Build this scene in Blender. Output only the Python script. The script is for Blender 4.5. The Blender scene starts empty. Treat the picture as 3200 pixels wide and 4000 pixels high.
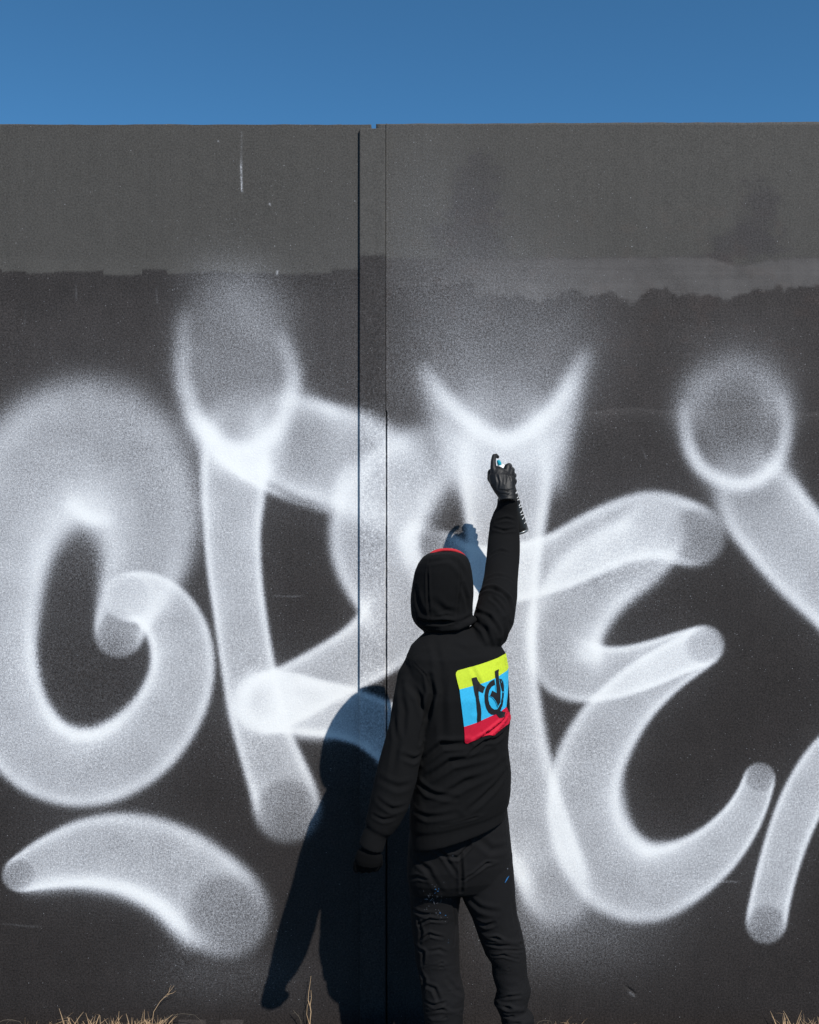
import bpy, bmesh, math, random
import numpy as np
from mathutils import Vector, Matrix, noise
from mathutils.bvhtree import BVHTree
from mathutils.geometry import tessellate_polygon

# =====================================================================  camera, sky, sun, exposure
scene = bpy.context.scene
C = scene.collection
CAM_D, CAM_Z, FPX = 3.93, 1.94, 2112.0      # metres to the wall, eye height, focal length in units of 1/1725 of the width
cam_data = bpy.data.cameras.new('camera')
cam_data.sensor_fit = 'VERTICAL'; cam_data.sensor_height = 24.0; cam_data.lens = 24.0*FPX/2156.0
cam_data.clip_end = 2000.0; cam_data.clip_start = 0.05
cam = bpy.data.objects.new('camera', cam_data); C.objects.link(cam)
cam.location = (0, -CAM_D, CAM_Z); cam.rotation_euler = (math.radians(90), 0, 0)
scene.camera = cam

SUN_VEC = Vector((0.60, -1.0, 1.16)).normalized()
world = bpy.data.worlds.new('World'); scene.world = world; world.use_nodes = True
wn = world.node_tree; wn.nodes.clear()
wout = wn.nodes.new('ShaderNodeOutputWorld'); bg = wn.nodes.new('ShaderNodeBackground'); sky = wn.nodes.new('ShaderNodeTexSky')
sky.sky_type = 'NISHITA'; sky.sun_disc = False
sky.sun_elevation = math.asin(SUN_VEC.z); sky.sun_rotation = math.atan2(SUN_VEC.x, SUN_VEC.y)
sky.altitude = 3000; sky.air_density = 1.0; sky.dust_density = 0.0; sky.ozone_density = 8.0
bg.inputs['Strength'].default_value = 0.128
hs = wn.nodes.new('ShaderNodeHueSaturation'); hs.inputs['Saturation'].default_value = 1.08; hs.inputs['Hue'].default_value = .486
wn.links.new(sky.outputs[0], hs.inputs['Color']); wn.links.new(hs.outputs[0], bg.inputs[0]); wn.links.new(bg.outputs[0], wout.inputs[0])
sun_data = bpy.data.lights.new('sun', 'SUN'); sun_data.energy = 4.9; sun_data.angle = math.radians(0.53); sun_data.color = (1.0, 0.965, 0.91)
sun = bpy.data.objects.new('sun', sun_data); C.objects.link(sun)
sun.rotation_euler = SUN_VEC.to_track_quat('Z', 'Y').to_euler(); sun.location = (4, -6, 7)
scene.view_settings.view_transform = 'Standard'; scene.view_settings.look = 'None'
scene.view_settings.exposure = 0.0; scene.view_settings.gamma = 1.0; scene.view_settings.use_curve_mapping = False

# =====================================================================  helpers
M = CAM_D/FPX                                # metres per unit on the wall face
def P(u, v, y):                              # a point y metres in front of the wall face (y < 0 is towards the viewer)
    s = (CAM_D+y)/FPX
    return Vector(((u-862.5)*s, y, CAM_Z-(v-1078)*s))

def tag(o, label=None, cat=None, group=None, kind=None):
    if label: o['label'] = label
    if cat: o['category'] = cat
    if group: o['group'] = group
    if kind: o['kind'] = kind
    return o
def empty(name, loc=(0, 0, 0)):
    o = bpy.data.objects.new(name, None); C.objects.link(o); o.location = loc; o.empty_display_size = .1; return o
def link(name, me, mat=None, parent=None, smooth=True):
    o = bpy.data.objects.new(name, me); C.objects.link(o)
    if mat: me.materials.append(mat)
    if smooth: me.polygons.foreach_set('use_smooth', [True]*len(me.polygons))
    if parent:
        o.parent = parent; o.location = -Vector(parent_world(parent))
    return o
def parent_world(p):
    v = Vector((0, 0, 0))
    while p: v = v+p.location; p = p.parent
    return v
def mesh_from(name, V, F):
    me = bpy.data.meshes.new(name); me.from_pydata([tuple(v) for v in V], [], F); me.update(); return me

# ---- node helpers
def new_mat(name):
    m = bpy.data.materials.new(name); m.use_nodes = True; nt = m.node_tree; nt.nodes.clear()
    out = nt.nodes.new('ShaderNodeOutputMaterial'); b = nt.nodes.new('ShaderNodeBsdfPrincipled'); nt.links.new(b.outputs[0], out.inputs[0])
    return m, nt, b
def nd(nt, t, **kw):
    n = nt.nodes.new(t)
    for k, v in kw.items():
        if k.startswith('i_'): n.inputs[k[2:]].default_value = v
        else: setattr(n, k, v)
    return n
def math_n(nt, op, a, b=None, clamp=False):
    n = nt.nodes.new('ShaderNodeMath'); n.operation = op; n.use_clamp = clamp
    for i, x in enumerate((a, b)):
        if x is None: continue
        if isinstance(x, (int, float)): n.inputs[i].default_value = x
        else: nt.links.new(x, n.inputs[i])
    return n.outputs[0]
def noise_n(nt, vec, scale, detail=2, rough=.5, dist=0):
    n = nt.nodes.new('ShaderNodeTexNoise'); n.inputs['Scale'].default_value = scale; n.inputs['Detail'].default_value = detail
    n.inputs['Roughness'].default_value = rough; n.inputs['Distortion'].default_value = dist
    if vec is not None: nt.links.new(vec, n.inputs['Vector'])
    return n.outputs[0]
def mix_n(nt, f, a, b):
    n = nt.nodes.new('ShaderNodeMix'); n.data_type = 'RGBA'
    for i, x in ((0, f), (6, a), (7, b)):
        if isinstance(x, (int, float)): n.inputs[i].default_value = x
        elif isinstance(x, tuple): n.inputs[i].default_value = (*x, 1) if len(x) == 3 else x
        else: nt.links.new(x, n.inputs[i])
    return n.outputs[2]
def bump_n(nt, h, strength, dist, b):
    n = nt.nodes.new('ShaderNodeBump'); n.inputs['Strength'].default_value = strength; n.inputs['Distance'].default_value = dist
    nt.links.new(h, n.inputs['Height']); nt.links.new(n.outputs[0], b.inputs['Normal'])
def coords(nt):
    return nt.nodes.new('ShaderNodeTexCoord').outputs['Object']
def simple_mat(name, col, rough=.6, metal=0.0, var=.15, scale=40, bump=.0, bscale=200, spec=.5, sheen=0):
    m, nt, b = new_mat(name); co = coords(nt)
    n = noise_n(nt, co, scale, 3)
    c = mix_n(nt, n, tuple(x*(1-var) for x in col), tuple(min(1, x*(1+var)) for x in col))
    nt.links.new(c, b.inputs['Base Color']); b.inputs['Roughness'].default_value = rough; b.inputs['Metallic'].default_value = metal
    b.inputs['Specular IOR Level'].default_value = spec
    if sheen: b.inputs['Sheen Weight'].default_value = sheen; b.inputs['Sheen Roughness'].default_value = .5
    if bump: bump_n(nt, noise_n(nt, co, bscale, 2), bump, .002, b)
    return m

# ---- spray paint: every stroke is a hollow spray cone swept along its path (u, v, radius, strength) ----
# u, v are wall coordinates in units of 1.861 mm; measured from the left edge and the top of the wall area in view
STROKES = [
 # big hooked letter on the left
 [(250,1334,57,.8),(264,1286,66,.6),(292,1220,88,.42),(312,1130,112,.34),(288,1030,140,.32),(215,950,165,.33),(122,965,158,.38),(45,1040,142,.48),(0,1140,124,.58),(-18,1264,113,.7),(-14,1384,99,.82),(18,1504,94,.85),(88,1592,90,.82),(185,1618,87,.75),(280,1580,85,.75),(350,1504,80,.8),(383,1419,74,.88),(378,1344,70,.92),(350,1289,65,.95),(310,1260,60,.95),(268,1256,56,.95)],
 # tall stem with a soft top
 [(484,684,108,.07),(488,725,120,.10),(494,770,122,.10),(500,806,122,.09),(503,836,100,.10),(502,880,82,.12),(498,930,80,.45),(493,985,76,.9),(491,1040,73,.95),(489,1100,66,.95),(491,1164,63,.95),(497,1230,61,.95),(505,1289,60,.95),(520,1389,61,.9),(538,1480,65,.85),(556,1554,65,.85),(577,1614,69,.85),(597,1668,74,.85),(606,1706,79,.75)],
 # wide soft bar crossing from the stem to the post
 [(565,898,112,.03),(590,915,112,.30),(620,931,112,.75),(660,948,113,.85),(730,970,117,.7),(800,1005,116,.4),(850,1040,112,.3)],
 # bowl of the second letter and the bar that runs back to the stem
 [(905,960,80,.22),(850,1005,95,.45),(805,1065,104,.65),(787,1130,102,.75),(800,1190,98,.8),(828,1245,90,.85),(840,1290,86,.9),(815,1335,80,.9),(760,1378,70,.9),(700,1412,66,.9),(640,1446,66,.9),(565,1483,68,.95)],
 # bar from the round end towards the right
 [(553,1480,70,1.0),(600,1478,70,1.0),(650,1488,66,1.0),(720,1500,62,1.0),(800,1530,62,1.0),(880,1600,70,.9),(960,1700,80,.7)],
 # tall stem behind the painter, fan shaped at the top
 [(1050,640,210,.03),(1056,700,202,.05),(1060,728,194,.06),(1062,756,168,.08),(1063,800,141,.08),(1064,870,126,.14),(1064,950,114,.5),(1065,1010,106,.9),(1065,1080,94,.95),(1063,1150,86,.95),(1060,1280,77,.95),(1058,1400,78,.9),(1064,1500,84,.85),(1080,1600,86,.8),(1108,1700,86,.8),(1135,1770,84,.75),(1163,1845,82,.7),(1178,1885,86,.35)],
 # upper bar of the third letter
 [(918,1180,74,.85),(960,1205,72,.95),(1010,1214,70,1.0),(1090,1205,66,1.0),(1180,1180,66,.9),(1240,1150,70,.85),(1310,1120,74,.8),(1380,1106,78,.75),(1465,1128,72,.75)],
 # second curve of the third letter
 [(1380,1115,76,.5),(1335,1165,84,.55),(1270,1205,92,.6),(1220,1260,92,.65),(1192,1320,88,.7),(1188,1375,84,.75),(1210,1408,75,.8),(1260,1418,64,.9),(1310,1414,57,.95),(1370,1398,52,1.0),(1430,1376,48,1.05),(1485,1358,46,1.1)],
 # large lower hook
 [(1480,1362,46,.8),(1400,1412,54,.9),(1330,1470,64,.85),(1275,1540,74,.8),(1240,1615,80,.75),(1228,1690,83,.75),(1244,1765,89,.7),(1292,1835,94,.68),(1360,1862,88,.7),(1430,1840,74,.8),(1500,1795,60,.9),(1552,1738,48,1.0),(1583,1685,40,1.0),(1600,1638,36,1.0)],
 # right-hand diagonal with a round end
 [(1546,850,98,.05),(1549,880,107,.07),(1552,905,109,.08),(1560,950,97,.08),(1572,990,96,.12),(1584,1025,97,.28),(1598,1055,97,.6),(1615,1078,97,.8),(1640,1110,96,.85),(1700,1180,96,.85),(1790,1270,92,.85),(1860,1370,85,.85),(1880,1470,70,.85),(1830,1540,60,.9),(1760,1590,57,.95),(1712,1650,54,.95),(1675,1720,50,.95),(1645,1805,47,.95),(1624,1885,46,.95),(1613,1945,47,.9)],
 # flat swoosh at the bottom left
 [(41,1842,40,1.0),(110,1815,60,.9),(195,1795,80,.85),(285,1800,94,.75),(365,1832,100,.7),(430,1880,104,.7),(478,1925,106,.7)],
]
LINES = [
 ([(452,952,.3),(505,994,1.0),(555,1024,.8),(600,1046,.3),(640,1062,.15),(700,1078,.15)],8),
 ([(462,958,.5),(505,980,.9),(550,1000,1.0),(568,1010,.6)],20),([(545,960,.5),(560,1005,.7)],18),
 ([(556+50*math.cos(a/10*math.pi),1478+52*math.sin(a/10*math.pi),.75) for a in range(21)],19),
 ([(600,1440,.3),(650,1442,.5),(700,1458,.45),(745,1478,.3)],13),([(600,1540,.3),(650,1545,.5),(700,1548,.4)],13),
 ([(560,1478,.4),(640,1490,.5),(700,1500,.3)],34),
 # passes where the artist went over an edge again: points (u, v, strength), half width
 ([(60,1868,.3),(140,1856,.5),(220,1864,.6),(290,1884,.75),(345,1918,.8),(385,1965,.6),(410,1995,.15)],18),
 ([(95,1490,.1),(125,1530,.4),(175,1546,.5),(225,1536,.4),(270,1500,.1)],14),
 ([(388,660,.12),(385,720,.22),(384,780,.4),(396,835,.6),(412,880,.9),(440,915,1.1),(472,940,1.2),(508,950,1.1),(545,940,1),(578,910,.9),(600,870,.8),(613,830,.75),(618,790,.5),(606,745,.3),(590,700,.15)],19),
 ([(400,600,.05),(470,585,.1),(540,620,.12),(590,690,.1)],60),
 ([(415,880,.5),(450,945,.6),(500,985,.6),(540,1000,.4)],26),([(590,900,.4),(575,960,.5),(560,1010,.2)],22),
 ([(882,768,.04),(908,802,.3),(944,846,.8),(1000,898,1.1),(1063,928,1.1),(1125,900,1.0),(1175,850,.9),(1208,792,.35),(1234,738,.06)],18),
 ([(1240,735,.05),(1218,790,.2),(1192,870,.5),(1172,960,.5),(1166,1040,.2)],26),([(888,775,.04),(920,855,.28),(945,940,.5),(962,1030,.3)],26),
 ([(1000,930,.3),(1063,975,.6),(1120,950,.5),(1160,880,.3)],38),([(960,880,.3),(985,960,.5),(1000,1060,.3)],30),
 ([(1440,850,.12),(1443,900,.35),(1455,950,.75),(1480,988,.85),(1520,1012,.9),(1560,1020,.9),(1605,1005,.9),(1635,975,.8),(1652,930,.6),(1655,880,.3),(1645,830,.1)],15),
 ([(1447,905,.15),(1452,850,.26),(1485,800,.2),(1550,770,.10),(1615,800,.2),(1642,850,.26),(1648,900,.15)],34),
 ([(140,1052,.2),(170,1078,.8),(195,1092,.9),(235,1098,.3)],17),([(1215,1370,.2),(1240,1378,.8),(1262,1385,.3)],20),
 ([(745,970,.1),(722,1010,.6),(708,1060,.4)],16),
 ([(1085,1800,.3),(1100,1840,.6),(1122,1880,.2)],16),([(862,1190,.2),(848,1140,.6),(870,1112,.5),(915,1110,.1)],13),
 ([(1305,1640,.15),(1310,1700,.4),(1330,1752,.5),(1370,1782,.5),(1430,1780,.2)],12),
]
MIST = [(880,640,170,260,.11),(1060,640,150,260,.06),(900,420,90,200,.05),(200,1000,300,300,.06),(1230,720,90,140,.10),(560,860,160,120,.06),
        (1240,1950,160,100,.22),(1120,1900,90,110,.30),(620,720,190,200,.05),(492,710,95,120,.26),(1060,700,170,120,.10),(1552,850,90,90,.18),(1560,760,120,80,.12),(470,2050,160,60,.12),(150,1250,200,500,.05),(950,820,150,90,.12)]

def catmull(P, n):
    P = np.array(P, float); P = np.vstack([2*P[0]-P[1], P, 2*P[-1]-P[-2]]); out = []
    for i in range(1, len(P)-2):
        t = np.linspace(0, 1, n, endpoint=False)[:, None]
        a, b, c, d = P[i-1], P[i], P[i+1], P[i+2]
        out.append(.5*((2*b)+(c-a)*t+(2*a-5*b+4*c-d)*t*t+(3*b-a-3*c+d)*t**3))
    out.append(P[-2][None]); return np.vstack(out)

def paint_density(u, v):
    """u: sorted 1-D, v: sorted 1-D -> density[v, u]"""
    D = np.zeros((len(v), len(u)))
    for S in STROKES:
        q = catmull(S, 40); seg = np.hypot(*np.diff(q[:, :2], axis=0).T); L = np.r_[0, np.cumsum(seg)]
        n = int(L[-1]/3)+1; s = np.linspace(0, L[-1], n)
        q = np.stack([np.interp(s, L, q[:, k]) for k in range(4)], 1)
        for i, (cu, cv, r, k) in enumerate(q):
            R = r*1.45
            i0, i1 = np.searchsorted(u, [cu-R, cu+R]); j0, j1 = np.searchsorted(v, [cv-R, cv+R])
            if i0 >= i1 or j0 >= j1: continue
            k = max(k, .02); soft = .088+.29*max(0, 1-k)**1.9 + .02*min(r, 120)/120
            rho = np.sqrt((u[None, i0:i1]-cu)**2+(v[j0:j1, None]-cv)**2)/r
            g = 1.0*np.exp(-((rho-(.93-soft*.8))/soft)**2)
            g += .07/(1+np.exp(np.clip((rho-.88)/(soft*.5), -30, 30)))
            wgt = 3.0
            D[j0:j1, i0:i1] += k*1.25*wgt/r*g
    for P, w in LINES:
        q = catmull(P, 14)
        i0, i1 = np.searchsorted(u, [q[:, 0].min()-3*w, q[:, 0].max()+3*w]); j0, j1 = np.searchsorted(v, [q[:, 1].min()-3*w, q[:, 1].max()+3*w])
        if i0 >= i1 or j0 >= j1: continue
        acc = np.zeros((j1-j0, i1-i0)); step = np.hypot(*np.diff(q[:, :2], axis=0).T); step = np.r_[step, 0]
        for (cu, cv, k), ds in zip(q, step):
            acc += max(k, 0)*ds/(w*1.772)*np.exp(-((u[None, i0:i1]-cu)**2+(v[j0:j1, None]-cv)**2)/(w*w))
        D[j0:j1, i0:i1] += acc
    for cu, cv, a, b, k in MIST:
        D += .45*k*np.exp(-((u[None]-cu)/a)**2-((v[:, None]-cv)/b)**2)
    return D
_HU = np.arange(-400, 2300, 12.0); _HV = np.arange(200, 2500, 12.0); _HALO = None
def halo(u, v):
    """fine overspray that drifted wide of the strokes"""
    global _HALO
    if _HALO is None:
        D = np.minimum(paint_density(_HU, _HV), 1.2); H = 0
        fy = np.fft.fftfreq(D.shape[0], 12.0)[:, None]; fx = np.fft.rfftfreq(D.shape[1], 12.0)[None]
        F = np.fft.rfft2(D)
        for s, k in ((38, .062), (110, .044)):
            H = H+k*np.fft.irfft2(F*np.exp(-2*(np.pi*s)**2*(fx*fx+fy*fy)), s=D.shape)
        _HALO = np.maximum(H, 0)
    iu = np.clip((u-_HU[0])/12, 0, len(_HU)-1.001); iv = np.clip((v-_HV[0])/12, 0, len(_HV)-1.001)
    a = iu.astype(int); fa = iu-a; b = iv.astype(int); fb = (iv-b)[:, None]
    g = lambda j, i: _HALO[j[:, None], i[None]]
    return (g(b, a)*(1-fa)+g(b, a+1)*fa)*(1-fb)+(g(b+1, a)*(1-fa)+g(b+1, a+1)*fa)*fb

# =====================================================================  ground
def ground_height(x, y):
    if y > -0.06: z = -.085
    elif y > -.20: t = (-.06-y)/.14; z = -.085+.085*t*t*(3-2*t)
    else: z = 0.0
    return z
def build_ground():
    xs = np.r_[-300, -80, -25, np.linspace(-9, 9, 121), 25, 80, 300]
    ys = np.r_[-300, -80, -25, np.linspace(-9, -1.2, 40), np.linspace(-1.1, .3, 29), 1, 3, 9, 30, 100, 300]
    V = []; F = []
    for j, y in enumerate(ys):
        for i, x in enumerate(xs):
            z = ground_height(x, y)
            if -9 < y < -.8 or y > 1: z += .012*noise.noise(Vector((x*1.3, y*1.3, 0)))+.004*noise.noise(Vector((x*6, y*6, 3)))-.008
            V.append((x, y, z))
    n = len(xs)
    for j in range(len(ys)-1):
        for i in range(n-1): F.append((j*n+i, j*n+i+1, (j+1)*n+i+1, (j+1)*n+i))
    m, nt, b = new_mat('dry_earth'); co = coords(nt)
    a = noise_n(nt, co, 3, 5, .6); g = noise_n(nt, co, 60, 4, .6)
    c = mix_n(nt, a, (.022, .018, .014), (.045, .037, .027)); c = mix_n(nt, math_n(nt, 'MULTIPLY', g, .5), c, (.06, .05, .037))
    nt.links.new(c, b.inputs['Base Color']); b.inputs['Roughness'].default_value = .95
    bump_n(nt, g, .6, .01, b)
    tag(link('ground', mesh_from('ground', V, F), m), kind='structure')
build_ground()

# =====================================================================  concrete wall
RNG = np.random.RandomState(7)
def vnoise(u, v, cu, cv, seed):              # smooth value noise on a grid, cell cu x cv
    r = np.random.RandomState(seed); T = r.rand(257, 257)
    gu = u/cu+1000; gv = v/cv+1000
    iu = np.floor(gu).astype(int); fu = gu-iu; iv = np.floor(gv).astype(int); fv = gv-iv
    fu = fu*fu*(3-2*fu); fv = (fv*fv*(3-2*fv))[:, None]
    a = T[(iv % 256)[:, None], (iu % 256)[None]]; b = T[(iv % 256)[:, None], (iu % 256+1)[None]]
    c = T[(iv % 256+1)[:, None], (iu % 256)[None]]; d = T[(iv % 256+1)[:, None], (iu % 256+1)[None]]
    return (a*(1-fu)+b*fu)*(1-fv)+(c*(1-fu)+d*fu)*fv
def fbm(u, v, cu, cv, seed, n=4):
    s = 0; w = 0
    for k in range(n):
        s = s+vnoise(u, v, cu/2**k, cv/2**k, seed+k)*.55**k; w += .55**k
    return s/w
def step(x, w): return 1/(1+np.exp(-np.clip(x/w, -40, 40)))

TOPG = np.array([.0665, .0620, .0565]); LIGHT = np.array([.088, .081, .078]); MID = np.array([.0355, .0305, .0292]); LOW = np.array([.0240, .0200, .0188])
def roller(u, edges, base):                   # stepped lower edge left by a paint roller
    out = np.full_like(u, float(base))
    for a, b, e0, e1 in edges:
        k = (u >= a) & (u < b); out[k] = e0+(e1-e0)*(u[k]-a)/(b-a)
    return out
def base_colour(u, v, which):
    uu = np.broadcast_to(u[None], (len(v), len(u))); vv = np.broadcast_to(v[:, None], (len(v), len(u)))
    big = fbm(u, v, 260, 320, 11); fine = fbm(u, v, 14, 16, 31, 3); rag = fbm(u, v, 46, 30, 51, 5); streak = fbm(u, v, 9, 420, 71, 3)
    hs = fbm(u, v, 300, 5, 77, 3)
    if which == 'left':
        e = roller(u, [(-900, 4, 566, 566), (4, 55, 573, 571), (55, 115, 577, 576), (115, 218, 574, 568), (218, 300, 578, 578), (300, 352, 568, 568), (352, 440, 577, 572), (440, 620, 571, 577), (620, 700, 578, 574), (700, 800, 567, 570)], 572)
        top = step(e[None]+(rag-.5)*7-vv, 1.1)
        lightband = step(vv-(541+(rag-.5)*30), 3)*(.55-.45*step(uu-420, 60))
        second = step(640+(rag-.5)*90+20*np.sin(uu/60)-vv, 9)
        mid = MID*.98+0*vv[..., None]
        c = np.where(second[..., None] > 0, mid*(.93+.0*second[..., None])*second[..., None]+(MID*1.08)*(1-second[..., None]), mid)
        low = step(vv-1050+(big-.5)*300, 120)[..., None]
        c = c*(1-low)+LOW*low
        t = TOPG*(1+.10*(big[..., None]-.5)); t = t*(1-lightband[..., None])+TOPG*1.16*lightband[..., None]
        c = c*(1-top[..., None])+t*top[..., None]
        patch = ((vv > 2147) & (((uu > 376) & (uu < 433)) | ((uu > 464) & (uu < 512))))[..., None]
        c = np.where(patch, c*1.9+.006, c)
    elif which == 'right':
        e1 = 543+(fbm(u, v*0, 120, 50, 91)-.5)*12+0*vv
        e1 = e1+14*step(uu-1490, 14)*np.abs(np.sin((uu-1490)/42.0))*(uu < 1640)
        bl = 8*np.sin(uu/31.0)+9*np.sin(uu/17.0+1)
        e2 = 616+(rag-.5)*34+12*step(fbm(u, v*0+9, 45, 50, 97)-.58, .05)+16*(fbm(u, v*0+5, 70, 50, 95)-.5)+18*np.exp(-((uu-1330)/34)**2)-16*np.exp(-((uu-1390)/30)**2)+12*np.exp(-((uu-1510)/60)**2)-22*step(uu-1620, 14)
        e2 = np.where(uu < 1000, 600+(rag-.5)*30, e2)
        top = step(e1-vv, 1.6)[..., None]; band = (step(vv-e1, 1.6)*step(e2+(fine-.5)*9-vv, 1.6))
        bandk = band*(.25+.75*step(uu-1010, 60))
        blotch = step(fbm(u, v, 70, 90, 101)-.52+.22*np.exp(-((vv-680)/60)**2), .05)*step(840-vv, 25)
        mid = MID*(1.0+.10*(1-blotch[..., None]))
        mid = mid+np.array([.0085, .0075, .0072])*(blotch*step(uu-1180, 60))[..., None]*.9
        seam = (864+4*np.sin(uu/37.0)+(rag-.5)*8)
        below = step(vv-seam, 1.2)*step(uu-1150, 20)
        mid = mid*(1-.10*below[..., None])+LIGHT*(.34*below*np.exp(-(vv-seam)/14*(vv > seam)))[..., None]*(vv > seam-2)[..., None]
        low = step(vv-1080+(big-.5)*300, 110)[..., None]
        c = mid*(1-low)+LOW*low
        t = TOPG*(1.04+.10*(big[..., None]-.5))
        for cu, cv, a, b in ((1008, 395, 46, 80), (1000, 500, 70, 60), (1592, 450, 42, 60), (1570, 515, 75, 34), (1500, 548, 40, 12)):
            k = step(1-((uu-cu)/a)**2-((vv-cv)/b)**2+(rag-.5)*2.6+(fine-.5)*2.2, .30)[..., None]*.8
            t = t*(1-k)+np.array([.050, .045, .045])*k
        c = c*(1-top)+t*top
        lb = LIGHT*(1.0+.10*(hs[..., None]-.5)+.22*(rag[..., None]-.5)+.12*(big[..., None]-.5)); c = c*(1-bandk[..., None])+lb*bandk[..., None]
        red = (step(fbm(u, v, 40, 30, 121)-.66, .03)*step(vv-430, 30)*step(800-vv, 60))[..., None]
        c = c+np.array([.004, .001, 0])*red
    else:
        top = step(540+(rag-.5)*5-vv, 1.5)[..., None]
        c = TOPG*1.10*top+MID*.97*(1-top)
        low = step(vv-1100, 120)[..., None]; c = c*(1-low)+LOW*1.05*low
    blot = fbm(u, v, 34, 44, 201, 5); c = c*(1+.30*(blot[..., None]-.5)*step(vv-560, 10)[..., None])
    c = c*(1+.16*(fine[..., None]-.5)+.10*(streak[..., None]-.5)+.07*(hs[..., None]-.5)*(vv[..., None] > 560))
    return np.clip(c, 0, 1)

SCRATCH = [([(509, 278, .08), (508.5, 330, .14), (508, 352, .5), (508.5, 372, .42), (509.5, 398, .5), (510, 405, .05)], 1.7),
 ([(585, 570, .5), (582, 580, .3)], 1.7), ([(568, 429, .7), (569, 431, .7)], 1.8), ([(460, 297, .5), (460, 299, .4)], 1.7),
 ([(1340, 1187, .04), (1420, 1186, .1), (1505, 1189, .04)], 1.8), ([(1400, 1853, .05), (1530, 1856, .14), (1560, 1858, .04)], 1.8),
 ([(575, 1254, .04), (620, 1256, .1), (640, 1254, .03)], 1.8), ([(1322, 2088, .05), (1330, 2093, .16), (1337, 2098, .1)], 2.4),
 ([(5, 1945, .03), (60, 1950, .07), (90, 1951, .03)], 1.8), ([(1350, 940, .03), (1362, 968, .07)], 1.8), ([(330, 605, .04), (331, 640, .07)], 1.8),
 ([(160, 600, .05), (161, 632, .09)], 1.6), ([(54, 655, .04), (52, 690, .07)], 1.6)]
LINES += SCRATCH

def wall_material():
    m, nt, b = new_mat('painted_concrete'); co = coords(nt)
    att = nd(nt, 'ShaderNodeAttribute', attribute_name='base_colour'); den = nd(nt, 'ShaderNodeAttribute', attribute_name='spray')
    D = den.outputs['Fac']
    big = noise_n(nt, co, 9, 3, .55)
    D = math_n(nt, 'MULTIPLY', D, math_n(nt, 'ADD', math_n(nt, 'MULTIPLY', big, .5), .75))
    # coverage = 1 - exp(-D)
    c = math_n(nt, 'SUBTRACT', 1.0, math_n(nt, 'EXPONENT', math_n(nt, 'MULTIPLY', D, -1.75)))
    n1 = noise_n(nt, co, 230, 2, .7); n2 = noise_n(nt, co, 110, 2, .6)
    nn = math_n(nt, 'ADD', math_n(nt, 'MULTIPLY', math_n(nt, 'SUBTRACT', n1, .5), 2.6), math_n(nt, 'MULTIPLY', math_n(nt, 'SUBTRACT', n2, .5), 1.15))
    amp = math_n(nt, 'MULTIPLY', math_n(nt, 'POWER', c, .8), math_n(nt, 'ADD', math_n(nt, 'MULTIPLY', math_n(nt, 'SUBTRACT', 1.0, c), 1.55), .03))
    cov = math_n(nt, 'ADD', c, math_n(nt, 'MULTIPLY', nn, amp), clamp=True)
    # single droplets that flew wide
    for sc, rad, gain, off in ((190, .24, 1.5, .008), (120, .20, .7, .004), (70, .15, .2, .003)):
        vo = nd(nt, 'ShaderNodeTexVoronoi', feature='F1'); vo.inputs['Scale'].default_value = sc; nt.links.new(co, vo.inputs['Vector'])
        sep = nt.nodes.new('ShaderNodeSeparateColor'); nt.links.new(vo.outputs['Color'], sep.inputs[0])
        thr = math_n(nt, 'ADD', math_n(nt, 'MULTIPLY', D, gain), off)
        hit = math_n(nt, 'MULTIPLY', math_n(nt, 'LESS_THAN', sep.outputs[0], thr), math_n(nt, 'LESS_THAN', vo.outputs['Distance'], rad))
        cov = math_n(nt, 'MAXIMUM', cov, math_n(nt, 'MULTIPLY', hit, math_n(nt, 'ADD', math_n(nt, 'MULTIPLY', sep.outputs[1], .36), .07)))
    grain = noise_n(nt, co, 330, 3, .75)
    gr2 = math_n(nt, 'MAXIMUM', math_n(nt, 'ADD', math_n(nt, 'MULTIPLY', grain, 1.9), math_n(nt, 'ADD', math_n(nt, 'MULTIPLY', noise_n(nt, co, 150, 2, .6), 2.6), -1.3)), .35)
    hsv = nt.nodes.new('ShaderNodeVectorMath'); hsv.operation = 'SCALE'; nt.links.new(att.outputs['Color'], hsv.inputs[0]); k_ = math_n(nt, 'SUBTRACT', 1.5, math_n(nt, 'MULTIPLY', att.outputs['Fac'], 15.0), clamp=True); gr2 = math_n(nt, 'ADD', 1.0, math_n(nt, 'MULTIPLY', math_n(nt, 'SUBTRACT', gr2, 1.0), k_)); nt.links.new(gr2, hsv.inputs['Scale'])
    ramp = nt.nodes.new('ShaderNodeValToRGB'); r = ramp.color_ramp
    r.elements[0].position = 0; r.elements[0].color = (.33, .33, .34, 1); r.elements[1].position = 1; r.elements[1].color = (.88, .88, .865, 1)
    e = r.elements.new(.45); e.color = (.57, .575, .605, 1); e = r.elements.new(.8); e.color = (.72, .725, .745, 1)
    nt.links.new(cov, ramp.inputs[0])
    col = mix_n(nt, math_n(nt, 'POWER', cov, 1.15), hsv.outputs[0], ramp.outputs[0])
    nt.links.new(col, b.inputs['Base Color'])
    rr = math_n(nt, 'ADD', math_n(nt, 'MULTIPLY', grain, .15), .70); nt.links.new(rr, b.inputs['Roughness'])
    b.inputs['Specular IOR Level'].default_value = .22
    h = math_n(nt, 'ADD', math_n(nt, 'MULTIPLY', noise_n(nt, co, 130, 4, .65), 1.0), math_n(nt, 'MULTIPLY', noise_n(nt, co, 22, 3), .8))
    bump_n(nt, h, .35, .0022, b)
    return m
WALL_MAT = wall_material()

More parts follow.
